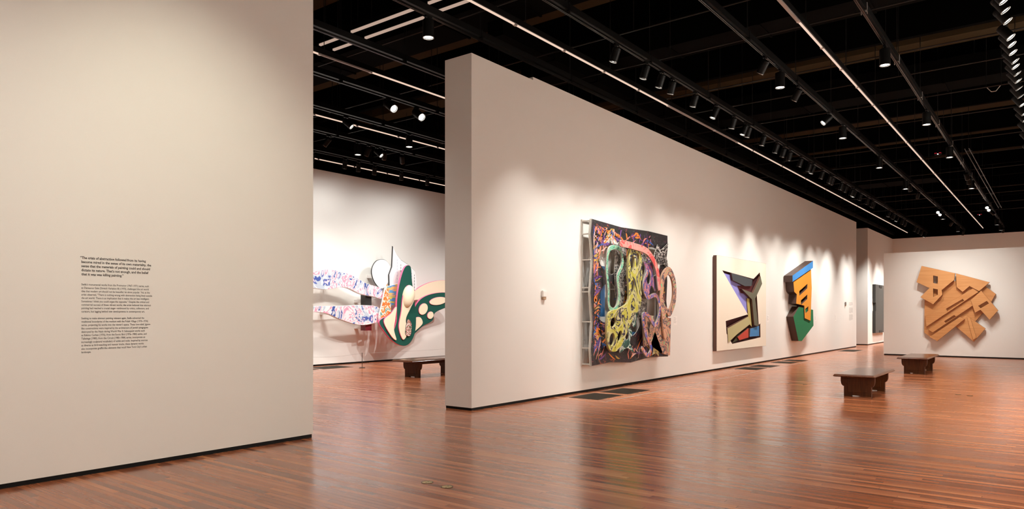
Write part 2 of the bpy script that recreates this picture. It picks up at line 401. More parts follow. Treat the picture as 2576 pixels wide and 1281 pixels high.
strip('thin pale strip light nearest the left gallery wall', 16.6, segs([6, 8.4, 10.8, 12.6, 13.9, 15.2, 16.6, 19.0]))
# slotted strips crossing the top of the opening
def slot_strip(label, x, y0, y1):
    t = thing('slotted_strip', label, 'slotted strip', (x, y0, 6.15), group='slotted strips above the opening')
    n = int((y1-y0)/.105); s = (y1-y0)/n
    bm = bmesh.new(); bx(bm, (-.020, 0, 0), (-.011, y1-y0, .03)); bx(bm, (.011, 0, 0), (.020, y1-y0, .03))
    for i in range(n+1):
        y = min(max(i*s, .018), y1-y0-.018); bx(bm, (-.011, y-.018, 0), (.011, y+.018, .03))
    finish('face', bm, M_SLOT, t)
    bm = bmesh.new(); bx(bm, (-.03, 0, .03), (.03, y1-y0, .10)); finish('channel', bm, M_BLACK, t)
    for y in (.15, y1-y0-.15):
        bm = bmesh.new(); cyl(bm, (0, y, .095), (0, y, ZD-6.15+.02), .006, 6); finish('hanger', bm, M_PIPE, t)
slot_strip('short slotted strip by the big blank wall, upper one of its pair', 7.69, 9.46, 10.08)
slot_strip('short slotted strip by the big blank wall, lower one of its pair', 7.98, 9.46, 10.08)
slot_strip('long slotted strip left of the round downlight, upper one of its pair', 7.65, 7.66, 9.2)
slot_strip('long slotted strip left of the round downlight, lower one of its pair', 7.96, 7.86, 9.22)
slot_strip('slotted strip right of the round downlight at the top edge, upper one', 7.64, 6.9, 7.44)
slot_strip('slotted strip right of the round downlight at the top edge, lower one', 7.935, 6.6, 7.5)
# crosswise conduits
def conduit(label, x, z, y0, y1, r=.013, m=M_PIPE, hang=True):
    t = thing('conduit', label, 'conduit', (x, y0, z), group='crosswise conduits under the deck')
    bm = bmesh.new(); cyl(bm, (0, 0, 0), (0, y1-y0, 0), r, 8); finish('pipe', bm, m, t, smooth=True)
    for y in frange(.6, y1-y0, 3.1):
        bm = bmesh.new(); cyl(bm, (0, y, 0), (0, y, ZD-z+.02), .006, 6); finish('hanger', bm, M_PIPE, t)
xs = [(8.4, 6.2), (10.6, 6.24), (12.0, 6.2), (14.4, 6.24), (15.7, 6.2), (17.7, 6.24), (19.6, 6.2), (22.6, 6.24), (24.6, 6.2), (27.6, 6.24), (31.6, 6.2), (33.4, 6.24), (35.9, 6.2), (38.9, 6.24)]
for i, (x, z) in enumerate(xs):
    conduit('thin dark conduit running crosswise under the ceiling, %s from the camera' % ordinal(i), x, z, -1.2, 16.3 if x < 25.5 else 10.6)
# round and square ducts
def duct(label, x0, x1, y0, y1, z0, z1):
    t = thing('air_duct', label, 'air duct', ((x0+x1)/2, (y0+y1)/2, z0), group='black ducts under the deck')
    bm = bmesh.new(); a, b = (x1-x0)/2, (y1-y0)/2; bx(bm, (-a, -b, 0), (a, b, z1-z0))
    n = max(2, int((y1-y0)/1.5)); m = max(2, int((x1-x0)/1.5))
    if y1-y0 > x1-x0:
        for i in range(n+1):
            y = -b + 2*b*i/n; bx(bm, (-a-.02, y-.02, -.02), (a+.02, y+.02, z1-z0+.02))
    else:
        for i in range(m+1):
            x = -a + 2*a*i/m; bx(bm, (x-.02, -b-.02, -.02), (x+.02, b+.02, z1-z0+.02))
    finish('duct', bm, mat('duct_black', (.0018, .0015, .0012), .8, spec=.02), t)
    for s in (-.7, .7):
        bm = bmesh.new(); p = (0, s*b) if y1-y0 > x1-x0 else (s*a, 0); cyl(bm, (*p, z1-z0-.02), (*p, ZD-z0+.02), .008, 6); finish('hanger', bm, M_PIPE, t)
duct('large black duct crossing above the near end of the long wall', 9.0, 9.9, -1.0, 15.0, 6.62, 7.2)
duct('large black duct crossing above the large framed relief', 12.6, 13.3, -1.0, 9.4, 6.65, 7.2)
duct('large black duct crossing above the cream square relief', 18.2, 18.9, -1.0, 15.5, 6.62, 7.15)
duct('black square duct near the far left corner of the ceiling', 30.0, 31.1, 3.6, 7.0, 6.5, 7.1)
duct('long black duct running above the left gallery wall', 3.0, 24.0, 16.85, 17.1, 6.4, 6.95)
duct('long black duct running above the back of the long wall', 9.5, 36.0, 7.5, 7.8, 6.3, 6.55)
# hanging double rail
t = thing('double_rail', 'thin grey double rail hanging below the ceiling at the far right', 'rail', (23, 2.0, 6.05))
for yy in (-.05, .05):
    box_obj('rail', (0, yy-.01, 0), (13.9, yy+.01, .02), M_PIPE, t)
for x in (.5, 5, 9.5, 13.5):
    bm = bmesh.new(); bx(bm, (x-.02, -.08, .02), (x+.02, .08, .04)); cyl(bm, (x, 0, .03), (x, 0, ZD-6.05+.02), .006, 6); finish('hanger', bm, M_PIPE, t)
# V-shaped hanging bracket
t = thing('hanging_bracket', 'small V-shaped bracket hanging from the dark ceiling near the right edge', 'bracket', (18.05, 1.09, 6.2))
bm = bmesh.new()
for a, b in (((0, -.13, .14), (0, -.04, .02)), ((0, -.04, .02), (0, .04, .02)), ((0, .04, .02), (0, .13, .14))): cyl(bm, a, b, .008, 8)
finish('strap', bm, M_CLIP, t)
bm = bmesh.new(); cyl(bm, (0, -.13, .135), (0, -.13, ZD-6.2+.02), .006, 6); cyl(bm, (0, .13, .135), (0, .13, ZD-6.2+.02), .006, 6); finish('rods', bm, M_PIPE, t)
for lab, x, y in (('small red indicator lights hanging right of the right-hand strip light', 24.73, 2.88), ('small red indicator lights hanging near the far right glaring lamp', 41.3, 3.06)):
    t = thing('indicator_light', lab, 'indicator light', (x, y, 6.3), group='small red indicator lights')
    bm = bmesh.new(); bx(bm, (-.04, -.10, 0), (.04, .10, .08)); bmesh.ops.bevel(bm, geom=bm.edges[:], offset=.02, segments=2, affect='EDGES'); finish('housing', bm, M_BLACK, t)
    for yy in (-.075, -.04, .04, .075):
        bm = bmesh.new(); cyl(bm, (-.046, yy, .05), (-.038, yy, .05), .012, 12); finish('red_lamp', bm, glow('red_lamp', (.9, .03, .05), .7) if 'red_lamp' not in bpy.data.materials else bpy.data.materials['red_lamp'], t)
    bm = bmesh.new(); cyl(bm, (-.046, 0, .02), (-.038, 0, .02), .013, 12); finish('white_lamp', bm, M_LENS, t)
    bm = bmesh.new(); cyl(bm, (0, 0, .07), (0, 0, ZD-6.3+.02), .007, 6); finish('stem', bm, M_PIPE, t)

# ------------------------------------------------------------------ lamps
def proto(name, build, m, smooth=True):
    bm = bmesh.new(); build(bm)
    me = bpy.data.meshes.new(name); bmesh.ops.recalc_face_normals(bm, faces=bm.faces); bm.to_mesh(me); bm.free(); me.materials.append(m)
    if smooth:
        for p in me.polygons: p.use_smooth = True
        me.set_sharp_from_angle(angle=math.radians(35))
    return me
HL, HR = .225, .064               # housing length and radius; it points along its own -z axis
def b_adapter(bm): bx(bm, (-.055, -.02, -.03), (.055, .02, .004))
def b_arm(bm):
    cyl(bm, (0, 0, -.09), (0, 0, -.028), .011, 10); bx(bm, (-.012, -.03, -.115), (.012, .03, -.085))
def b_house(bm):
    lathe(bm, [(0, .06), (.045, .06), (HR-.006, .052), (HR, .044), (HR, -HL+.06), (HR-.005, -HL+.06), (HR-.005, -HL+.08), (0, -HL+.08)], 24)
    for z in (.03, .015, 0): lathe(bm, [(HR, z+.003), (HR+.003, z+.002), (HR+.003, z-.002), (HR, z-.003)], 24)
def b_lens(bm): lathe(bm, [(0, -HL+.072), (HR-.011, -HL+.072), (HR-.011, -HL+.079)], 24)
def b_rim(bm): lathe(bm, [(HR-.005, -HL+.0625), (HR+.002, -HL+.0625), (HR+.002, -HL+.052), (HR-.005, -HL+.052), (HR-.005, -HL+.0625)], 24)
PA, PB, PH, PL, PR = proto('adapter', b_adapter, M_BLACK, False), proto('arm', b_arm, M_BLACK), proto('housing', b_house, M_BLACK), proto('lens', b_lens, M_LENS), proto('rim', b_rim, M_RIM)
PLOFF = proto('dark_lens', b_lens, mat('unlit_lens', (.05, .05, .05), .15))
def light(name, parent, loc, aim, power, angle, blend, size=.045, col=WARM):
    d = bpy.data.lights.new(name, 'SPOT'); d.energy = power; d.color = col; d.spot_size = math.radians(angle); d.spot_blend = blend; d.shadow_soft_size = size
    o = bpy.data.objects.new(name, d); COL.objects.link(o); o.parent = parent; o.location = loc
    o.rotation_euler = Vector(aim).to_track_quat('-Z', 'Y').to_euler()
    return o
def spot(x, y, target, label, group, power=0, angle=46, blend=1.0, lit=True, z=ZT, sc=1.0, col=WARM):
    t = thing('track_spotlight', label, 'spotlight', (x, y, z), group=group)
    link('adapter', PA, t); link('arm', PB, t)
    piv = Vector((0, 0, -.115)); aim = (Vector(target) - (Vector((x, y, z)) + piv)).normalized()
    q = aim.to_track_quat('-Z', 'Y')
    h = link('housing', PH, t, piv); h.rotation_mode = 'QUATERNION'; h.rotation_quaternion = q; h.scale = (sc,)*3
    r = link('rim', PR, h); link('lens', PL if lit else PLOFF, h)
    if power: light('lamp', t, piv + aim*(HL*sc), aim, power, angle, blend, col=col)
    return t
DL, DR = .26, .082
def d_house(bm): lathe(bm, [(0, -.05), (DR-.01, -.05), (DR, -.06), (DR, -.05-DL), (DR-.007, -.05-DL), (DR-.007, -.05-DL+.022), (0, -.05-DL+.022)], 28)
def d_stem(bm): cyl(bm, (0, 0, -.052), (0, 0, -.0), .014, 12); bx(bm, (-.06, -.02, -.022), (.06, .02, .004))
def d_lens(bm): lathe(bm, [(0, -.05-DL+.010), (DR-.012, -.05-DL+.010), (DR-.012, -.05-DL+.021)], 28)
def d_rim(bm): lathe(bm, [(DR-.007, -.05-DL+.003), (DR+.002, -.05-DL+.003), (DR+.002, -.05-DL-.004), (DR-.007, -.05-DL-.004), (DR-.007, -.05-DL+.003)], 28)
QH, QS, QL, QR = proto('downlight_housing', d_house, M_BLACK), proto('downlight_stem', d_stem, M_BLACK), proto('downlight_lens', d_lens, M_LENS), proto('downlight_rim', d_rim, M_RIM)
def downlight(x, y, label, group, power=0, angle=75, z=ZT):
    t = thing('downlight', label, 'downlight', (x, y, z), group=group)
    h = link('housing', QH, t); link('stem', QS, t); link('rim', QR, h); link('lens', QL, h)
    if power: light('lamp', t, (0, 0, -.05-DL-.012), (0, 0, -1), power, angle, 1.0, .06)

# dense row along the long wall: (x, target x, target z, power)
ROW = [(10.03, 9.7, 1.2, .75), (11.06, 10.8, 1.0, .85), (11.66, 11.6, 1.3, .6), (12.12, 13.2, 1.2, .9), (13.14, 13.4, 1.0, .8), (14.2, 12.6, 1.7, .5),
       (15.21, 15.7, 1.0, .9), (15.93, 14.6, 1.6, 0), (16.17, 16.6, 1.2, .8), (17.19, 17.6, 1.3, .6), (18.19, 18.8, 1.0, .9), (18.77, 19.8, 1.3, .6),
       (19.3, 20.6, 1.1, .9), (20.3, 21.2, 1.7, 0), (21.16, 22.0, 1.0, .9), (21.52, 20.6, 1.7, .5), (22.54, 23.3, 1.0, .8), (23.45, 24.4, 1.5, .5),
       (23.76, 25.0, 1.5, .5), (24.93, 25.6, 1.1, .7), (25.53, 26.6, 1.3, .6), (26.41, 26.8, 1.9, 0), (26.77, 25.6, 1.6, .4), (27.68, 28.4, 1.0, .85),
       (28.9, 29.5, 1.3, .5), (29.68, 30.6, 1.0, .5), (29.97, 31.6, 1.2, .8), (33.1, 33.3, 1.1, .8), (34.1, 34.5, 1.3, .6), (35.0, 33.9, 1.7, 0),
       (36.3, 38.6, 1.2, .9), (37.1, 39.6, 1.4, .7), (39.9, 40.4, 1.2, .9), (40.9, 41.6, 1.4, .6), (42.0, 42.8, 1.2, .5), (43.2, 42.4, 1.2, 0)]
for i, (x, tx, tz, p) in enumerate(ROW):
    spot(x, 5.61, (x + (tx - x) * .6, YW, tz - .55), '%s black spotlight from the near end of the dense row beside the long wall' % ordinal(i), 'spotlights in the dense row beside the long wall', p * P_ROW * (1.0 if x < 15 else .76 if x < 18 else 1.05 if x < 21 else 1.25 if x < 25 else 2.0), 65)
# the same track goes on above the camera's view and lights the big blank wall and the wall's near end
for x, y, tx, tz, p in ((1.2, 3.91, 1.0, 1.4, .02), (3.5, 3.91, 3.8, 2.25, .68), (-1.6, 3.91, -1.6, 2.0, .08)):
    spot(x, y, (tx, YW, tz), 'added black spotlight beyond the top of the picture', 'spotlights beyond the top of the picture', p * P_ROW * 1.2, 76, col=YELLOWISH)

# middle right track
for i, (x, tg, p, lit) in enumerate(((12.04, (13.2, 7.3, .8), 0, True), (13.97, (15.2, 7.3, .9), 0, True), (16.22, (13.6, 7.1, 1.9), .5, True), (28.45, (33, 6.2, .2), 0, True), (26.6, (29.3, 3.6, 1.4), 1.0, True),
                                     (33.62, (27.5, 3.6, 1.5), 0, True), (34.4, (28.5, 4.4, 1.2), 0, True), (38.39, (42, 7, 1.5), .3, True), (43.2, (44.3, 4.4, 3.4), 0, True))):
    spot(x, 3.91, tg, '%s angled spotlight from the near end of the track left of the right-hand strip light' % ordinal(i), 'angled spotlights on the middle track', p * P_ART, 66)
for i, (x, y) in enumerate(((12.86, 3.91), (17.46, 3.91), (21.63, 3.91), (25.84, 3.91), (35.12, 3.91), (40.83, 3.91))):
    downlight(x, y, '%s cylinder downlight from the near end, beside the angled spotlights' % ordinal(i), 'downlights on the middle track', P_DOWN * (1.5 if x < 30 else 2.4), 84 if x < 30 else 150)
# right track
for i, x in enumerate((12.73, 17.28, 21.28, 27.03, 38.82, 41.5)):
    downlight(x, 2.22, '%s cylinder downlight from the near end, right of the right-hand strip light' % ordinal(i), 'downlights on the right track', P_DOWN * (1.5 if x < 30 else 2.6), 92 if x < 30 else 150)
for i, (x, tg, p) in enumerate(((26.2, (29.3, 2.6, 1.4), 1.0), (25.4, (29.3, 1.4, 1.6), .7), (33.22, (27.4, 1.9, 1.2), 0), (34.0, (28.4, 1.6, .8), 0), (35.2, (37, -1.4, 2), 0), (43.1, (44.3, 2.2, 3.5), 0))):
    spot(x, 2.22, tg, '%s spotlight from the near end of the track right of the right-hand strip light' % ordinal(i), 'spotlights on the right track', p * P_ART, 66)
# crowded row at the right edge, aimed at the right-hand wall
for i, x in enumerate((11.2, 11.55, 12.0, 12.75, 13.1, 13.5, 14.0, 14.3, 14.75, 15.2, 15.7, 16.3, 17.0, 17.8, 18.4, 19.4, 20.5, 22.0)):
    spot(x, .66, (x - .25 + .6*random.random(), YR, 2.6 + .5*random.random()), '%s spotlight from the near end of the crowded row at the right edge' % ordinal(i), 'spotlights in the crowded row at the right edge', P_RIGHT if i % 2 == 0 else 0, 100)
# near the opening
downlight(7.43, 7.24, 'large cylinder downlight with a bright face above the opening, near the slotted strips', 'downlights by the opening', P_DOWN * .25, 60)
gl = 'spotlights in the left gallery'
spot(9.79, 10.65, (9.2, 4.2, 1.2), 'left one of the two glaring lamps in the left gallery', gl, 0, 40, sc=1.3)
spot(10.58, 10.65, (9.6, 4.2, 1.2), 'right one of the two glaring lamps in the left gallery', gl, 0, 40, sc=1.3)
spot(10.12, 12.36, (12.2, 9.3, 2.4), 'tilted spotlight with a bright face, in front of the left gallery strip light', gl, 0, 50)
downlight(12.03, 12.36, 'cylinder downlight hanging by the right part of the left gallery strip light', 'downlights by the opening', P_DOWN * 1.1, 150)
spot(10.93, 14.0, (9.9, 16.9, 2.6), 'brown-tinted spotlight turned left, near the edge of the big blank wall', gl, P_GAL * .7, 74)
downlight(11.84, 14.0, 'cylinder downlight left of the four spotlights in the left gallery', 'downlights by the opening', P_DOWN * 1.1, 150)
spot(12.19, 14.0, (12.5, YG, 1.4), 'upright spotlight just right of the left gallery downlight', gl, P_GAL, 74)
spot(12.47, 14.0, (13.6, 11.6, 3.3), 'spotlight with a bright face between two upright heads in the left gallery', gl, 0, 50)
spot(12.73, 14.0, (15.3, YG, 1.2), 'tilted spotlight right of the bright-faced one in the left gallery', gl, P_GAL, 74)
spot(13.36, 14.0, (17.0, YG, 1.3), 'upright spotlight farthest right on the brown-tinted track in the left gallery', gl, P_GAL, 74)
for i, (x, tx, tz, p) in enumerate(((11.76, 12.2, 1.4, .9), (12.85, 13.3, 1.2, .9), (13.33, 14.3, 1.4, .9), (13.93, 14.6, 1.6, 0), (14.99, 16.0, 1.2, 1), (16.1, 17.3, 1.2, 1))):
    spot(x, 15.73, (tx, YG, tz), '%s black spotlight from the left on the track nearest the left gallery wall' % ordinal(i), 'spotlights nearest the left gallery wall', p * P_GAL * .24, 165, col=NEUTRAL)
for x, y, tx in ((5.6, 10.65, 9.6), (12.4, 10.65, 12.4), (14.6, 10.65, 14.4), (16.4, 10.65, 16.8), (19.5, 10.65, 19.5)):  # unseen lamps added to brighten the left gallery wall
    spot(x, y, (tx, YG, .6), 'added black spotlight hidden behind the long wall or beyond the top of the picture', 'added spotlights hidden from view', P_GAL * 2.5, 60, col=NEUTRAL)
for y, ty in ((.66, .2), (3.91, 3.4), (10.65, 11.5)):  # unseen lamps added to light the wall behind the camera for bounce
    spot(-.4, y, (XB, ty, 1.8), 'added black spotlight beyond the top of the picture', 'spotlights beyond the top of the picture', P_RIGHT, 100)
for x, tx in ((.5, .2), (4.0, 3.6), (8.0, 7.6)):  # more added lamps out of view, raising the bounce off the right wall
    spot(x, .66, (tx, YR, 1.6), 'added black spotlight beyond the top of the picture', 'spotlights beyond the top of the picture', P_RIGHT, 100)
for x, y in ((0.8, 2.22), (0.8, 5.61), (4.2, 2.22), (6.8, 10.65), (8.6, 12.36), (8.6, 14.0), (17.5, 12.36), (21.0, 12.36)):  # extra unseen downlights put in to lift the floor and ambient brightness
    downlight(x, y, 'added cylinder downlight beyond the top of the picture', 'added downlights beyond the top of the picture', P_DOWN * (.6 if y < 7 else 1.4), 150)

# ------------------------------------------------------------------ wall lettering, cards, sensors
def letters(name, lines, size, spacing, longest, parent, bold=0.0, hang=None):
    """several lines of lettering as one mesh in local x (right), z (up); the widest line is made `longest` wide"""
    dg = bpy.context.evaluated_depsgraph_get()
    parts = []; widest = 0
    for i, s in enumerate(lines):
        cu = bpy.data.curves.new('t', 'FONT'); cu.body = s; cu.size = size; cu.offset = bold; cu.resolution_u = 2
        o = bpy.data.objects.new('t', cu); COL.objects.link(o); dg.update()
        me = bpy.data.meshes.new_from_object(o.evaluated_get(bpy.context.evaluated_depsgraph_get()))
        vs = [v.co.copy() for v in me.vertices]; x0 = min(v.x for v in vs); x1 = max(v.x for v in vs)
        if hang and i == 0: x0 += hang
        parts.append((me, vs, x0)); widest = max(widest, x1 - x0)
        bpy.data.objects.remove(o); bpy.data.curves.remove(cu)
    k = longest / widest
    bm = bmesh.new()
    for i, (me, vs, x0) in enumerate(parts):
        nv = [bm.verts.new(((v.x-x0)*k, -.0006, v.y - i*spacing)) for v in vs]
        for p in me.polygons:
            try: bm.faces.new([nv[j] for j in p.vertices])
            except ValueError: pass
        bpy.data.meshes.remove(me)
    o = finish(name, bm, M_INK, parent)
    return o
wt = thing('wall_text', 'black lettering in three blocks on the big blank wall at the left', 'wall text', (2.868, YW, 1.2))
q = letters('quotation', ['\u201cThe crisis of abstraction followed from its having', 'become mired in the sense of its own materiality, the', 'sense that the materials of painting could and should', 'dictate its nature. That\u2019s not enough, and the belief', 'that it was was killing painting.\u201d'], .0335, .0392, .655, wt, bold=.0009, hang=.012)
q.location = (0, 0, .867); q['label'] = 'bold five-line quotation at the top'
p1 = letters('paragraph', ['Stella\u2019s monumental works from the Protractor (1967\u20131971) series, such', 'as Damascus Gate (Stretch Variation III) (1970), challenged the art world', 'idea that modern art should not be beautiful, let alone popular. Yet, as the', 'artist observed, \u201cThere is nothing wrong with abstraction being lived outside', 'the art world. There is an implication that it makes the art less intelligent.', 'Sometimes I think you could argue the opposite.\u201d Despite the critical and', 'commercial success of these vibrant works, the artist believed that abstract', 'painting had reached a crucial stage\u2014embraced by critics, collectors, and', 'curators, but lagging behind new developments in contemporary art.'], .0262, .0323, .665, wt, bold=.00035)
p1.location = (0, 0, .615)
p2 = letters('paragraph', ['Seeking to make abstract painting relevant again, Stella subverted the', 'traditional boundaries of the medium with the Polish Village (1970\u20131974)', 'series, projecting his works into the viewer\u2019s space. These low-relief, jigsaw-', 'like constructions were inspired by the architecture of Jewish synagogues', 'destroyed by the Nazis during World War II. Subsequent works such', 'as Eskimo Curlew (1976), from the Exotic Bird (1976\u20131980) series, and', 'Talladega (1980), from the Circuit (1980\u20131984) series, incorporate an', 'increasingly sculptural vocabulary of solids and voids. Inspired by sources', 'as diverse as bird-watching and racecar tracks, these dynamic works', 'also incorporate graffiti-like elements that recall New York City\u2019s urban', 'landscape.'], .0262, .0323, .650, wt, bold=.00035)
p2.location = (0, 0, .292)
def card(label, x0, x1, z0, z1):
    t = thing('label_card', label, 'label card', ((x0+x1)/2, YW, z0), group='small white label cards on the long wall')
    w, h = (x1-x0)/2, z1-z0
    box_obj('card', (-w, -.004, 0), (w, 0, h), M_CARD, t)
    bm = bmesh.new()
    for i in range(6): bx(bm, (-w*.8, -.0046, h*(.85-.12*i)), (w*(.1 + .6*((i*37) % 10)/10), -.004, h*(.885-.12*i)))
    finish('printed_lines', bm, M_GREYINK, t)
card('small white label card right of the large framed relief', 15.97, 16.17, 1.26, 1.475)
card('small white label card right of the cream square relief', 22.87, 23.10, 1.26, 1.485)
card('small white label card right of the blue and green relief', 28.45, 28.70, 1.25, 1.445)
card('small white label card between the blue and green relief and the far lettering', 31.55, 31.74, 1.22, 1.50)
t = thing('wall_text', 'small grey lettering block near the far end of the long wall', 'wall text', (34.45, YW, 1.2))
for name, za, zb, n in (('heading', 2.04, 1.88, 5), ('paragraph', 1.80, 1.55, 9), ('paragraph', 1.50, 1.23, 10)):
    bm = bmesh.new()
    for i in range(n):
        z = za - (za-zb)*(i+.5)/n; bx(bm, (-.38, -.0006, z-.009-1.2), (.30+.08*((i*7) % 5)/5 - (.3 if i == n-1 else 0), .0002, z+.004-1.2))
    finish(name, bm, M_GREYINK, t)
def sensor(label, x, z, w, h, d, dark):
    t = thing('wall_sensor', label, 'wall sensor', (x, YW, z), group='small boxes on the long wall')
    bm = bmesh.new(); bx(bm, (-w/2, -d, h*.3), (w/2, 0, h)); bmesh.ops.bevel(bm, geom=bm.edges[:], offset=.008, segments=2, affect='EDGES'); finish('cover', bm, M_CARD if not dark else mat('grey_plastic', (.25, .23, .22), .5), t)
    bm = bmesh.new(); bx(bm, (-w*.42, -d*.85, 0), (w*.42, 0, h*.32)); bmesh.ops.bevel(bm, geom=bm.edges[:], offset=.006, segments=2, affect='EDGES'); finish('sensor_foot', bm, mat('tan_plastic', (.40, .25, .15), .5), t)
sensor('small white wall sensor between the wall corner and the large framed relief', 10.5, 1.79, .115, .165, .05, False)
sensor('small grey box near the far end of the long wall, left of the lettering', 33.32, 1.85, .11, .18, .05, True)

# ------------------------------------------------------------------ relief pieces: plain stand-ins built from layered shapes
def spline(pts, n=8):
    out = []; N = len(pts)
    for i in range(N):
        p0, p1, p2, p3 = [Vector(pts[(i+k-1) % N]) for k in range(4)]
        for j in range(n):
            t_ = j/n
            out.append(tuple(.5*((2*p1) + (-p0+p2)*t_ + (2*p0-5*p1+4*p2-p3)*t_**2 + (-p0+3*p1-3*p2+p3)*t_**3)))
    return out
def band(pts, w, n=10):
    """closed outline of a band of width w along an open smooth line"""
    P = []
    ext = [Vector(pts[0])*2-Vector(pts[1])] + [Vector(p) for p in pts] + [Vector(pts[-1])*2-Vector(pts[-2])]
    for i in range(1, len(ext)-2):
        for j in range(n):
            t_ = j/n; p0, p1, p2, p3 = ext[i-1:i+3]
            P.append(.5*((2*p1) + (-p0+p2)*t_ + (2*p0-5*p1+4*p2-p3)*t_**2 + (-p0+3*p1-3*p2+p3)*t_**3))
    P.append(ext[-2]); Lf, Rt = [], []
    for i, p in enumerate(P):
        d = (P[min(i+1, len(P)-1)] - P[max(i-1, 0)]).normalized(); nn = Vector((-d.y, d.x))
        k = w/2 * (1.0 if 0 < i < len(P)-1 else .75)
        Lf.append(tuple(p+nn*k)); Rt.append(tuple(p-nn*k))
    return Lf + Rt[::-1]
def ell(cx, cy, a, b, rot=0, n=28):
    c, s = math.cos(rot), math.sin(rot)
    return [(cx + a*math.cos(t_)*c - b*math.sin(t_)*s, cy + a*math.cos(t_)*s + b*math.sin(t_)*c) for t_ in [2*math.pi*i/n for i in range(n)]]
def slab(name, outlines, w0, w1, front, side, parent, bevel=.004):
    """a flat shape with holes, from depth w0 to w1 in front of the wall; x right, y up, z towards the viewer"""
    cu = bpy.data.curves.new('c', 'CURVE'); cu.dimensions = '2D'; cu.fill_mode = 'BOTH'
    cu.extrude = max((w1-w0)/2 - bevel, .0005); cu.bevel_depth = bevel; cu.bevel_resolution = 0; cu.offset = -bevel
    for pts in outlines:
        sp = cu.splines.new('POLY'); sp.points.add(len(pts)-1); sp.use_cyclic_u = True
        for p, c in zip(sp.points, pts): p.co = (c[0], c[1], 0, 1)
    o = bpy.data.objects.new('c', cu); COL.objects.link(o)
    me = bpy.data.meshes.new_from_object(o.evaluated_get(bpy.context.evaluated_depsgraph_get()))
    bpy.data.objects.remove(o); bpy.data.curves.remove(cu)
    me.transform(Matrix.Translation((0, 0, (w0+w1)/2))); me.name = name
    me.materials.clear(); me.materials.append(front); me.materials.append(side)
    for p in me.polygons:
        p.use_smooth = False; p.material_index = 0 if p.normal.z > .9 else 1
    return link(name, me, parent)
LONG = (math.radians(90), 0, 0)                    # frame of things hung on walls facing -Y
FACEX = (math.radians(90), 0, math.radians(-90))   # ... on walls facing -X
def bars(name, items, m, parent):
    bm = bmesh.new()
    for a, b in items: bx(bm, a, b)
    return finish(name, bm, m, parent)

# --- large framed relief with painted loops
A = thing('wall_relief', 'large open-framed relief of black sheet and tangled painted loops on the long wall', 'relief', (11.78, YW, .53), LONG)
M_AL = mat('pale_frame_paint', (.55, .52, .47), .45)
M_EDGE = mat('dull_metal_edge', (.42, .39, .35), .4, metal=.4)
K = (.012, .011, .011)
W_, H_ = 3.40, 2.84
zz = [(.02, 0), (-.015, .32), (.05, .85), (-.03, 1.42), (.06, 2.05), (-.02, 2.55), (.03, H_)]
out = zz[::-1] + [(.7, .03), (1.6, -.02), (2.5, .05), (W_, .02), (W_-.05, .5), (W_-.01, .95), (W_-.09, 1.3), (W_-.04, 1.75), (W_-.10, 2.2), (W_-.02, 2.5), (W_-.03, H_-.04), (2.4, H_-.02), (1.2, H_-.05)]
holes = [spline([(.30, 2.05), (.55, 2.55), (1.0, 2.5), (1.15, 2.1), (.8, 1.8)], 6), spline([(.28, .95), (.4, 1.5), (.85, 1.6), (1.0, 1.2), (.7, .85)], 6),
         spline([(1.35, .65), (1.35, 1.05), (1.8, 1.15), (2.0, .8), (1.7, .55)], 6), spline([(2.35, 1.95), (2.3, 2.4), (2.8, 2.45), (3.0, 2.1), (2.7, 1.85)], 6),
         spline([(1.55, 1.6), (1.55, 2.3), (1.9, 2.4), (2.05, 1.9), (1.85, 1.5)], 6), spline([(2.35, .75), (2.4, 1.35), (2.85, 1.45), (3.0, 1.0), (2.7, .65)], 6)]
slab('base_sheet', [out] + holes, .215, .235, paint('black_sheet_strokes', [K, (.09, .09, .09), K, K, (.03, .03, .035), K, K, K, (.07, .02, .06), K, (.40, .11, .04), K], 4.0, 3.0, .4, 1.3), M_EDGE, A)
for y0, y1 in ((0, .03), (H_-.03, H_)): bars('frame_bar', [((0, y0, 0), (W_-.1, y1, .03))], M_AL, A)
for x0 in (0, 1.1, 2.2, W_-.14): bars('frame_bar', [((x0, .03, 0), (x0+.035, H_-.03, .03))], M_AL, A)
for y in (.02, .33, .84, 1.42, 1.50, 2.04, 2.54, H_-.05): bars('tie_bar', [((.0, y, .03), (.03, y+.025, .215))], M_AL, A)
for y in (.6, 1.5, 2.3): bars('tie_bar', [((1.1, y, .03), (1.13, y+.025, .215)), ((2.2, y, .03), (2.23, y+.025, .215))], M_AL, A)
bm = bmesh.new()
for (a, b), (c, d) in zip(zz, zz[1:]): prism(bm, [(a-.012, b), (a+.012, b), (c+.012, d), (c-.012, d)], .19, .214, 'z')
finish('edge_rail', bm, M_AL, A)
M_YEL = paint('yellow_and_black_strokes', [(0.036, 0.036, 0.043), (0.396, 0.374, 0.043), (0.446, 0.418, 0.072), (0.475, 0.446, 0.216), (0.022, 0.022, 0.043), (0.396, 0.374, 0.050), (0.418, 0.396, 0.086), (0.050, 0.058, 0.086)], 2.11, 2.2, .35, 4.0)
M_PNK = paint('pink_and_coral_strokes', [(0.600, 0.200, 0.200), (0.640, 0.080, 0.080), (0.640, 0.280, 0.240), (0.624, 0.144, 0.176), (0.560, 0.360, 0.240)], 2.48, 1.9, .35, 7.0)
M_PEA = paint('peach_and_green_strokes', [(0.156, 0.429, 0.234), (0.562, 0.281, 0.172), (0.577, 0.312, 0.203), (0.094, 0.078, 0.094), (0.546, 0.257, 0.172), (0.234, 0.468, 0.265), (0.546, 0.234, 0.218)], 2.60, 2.4, .35, 11.0)
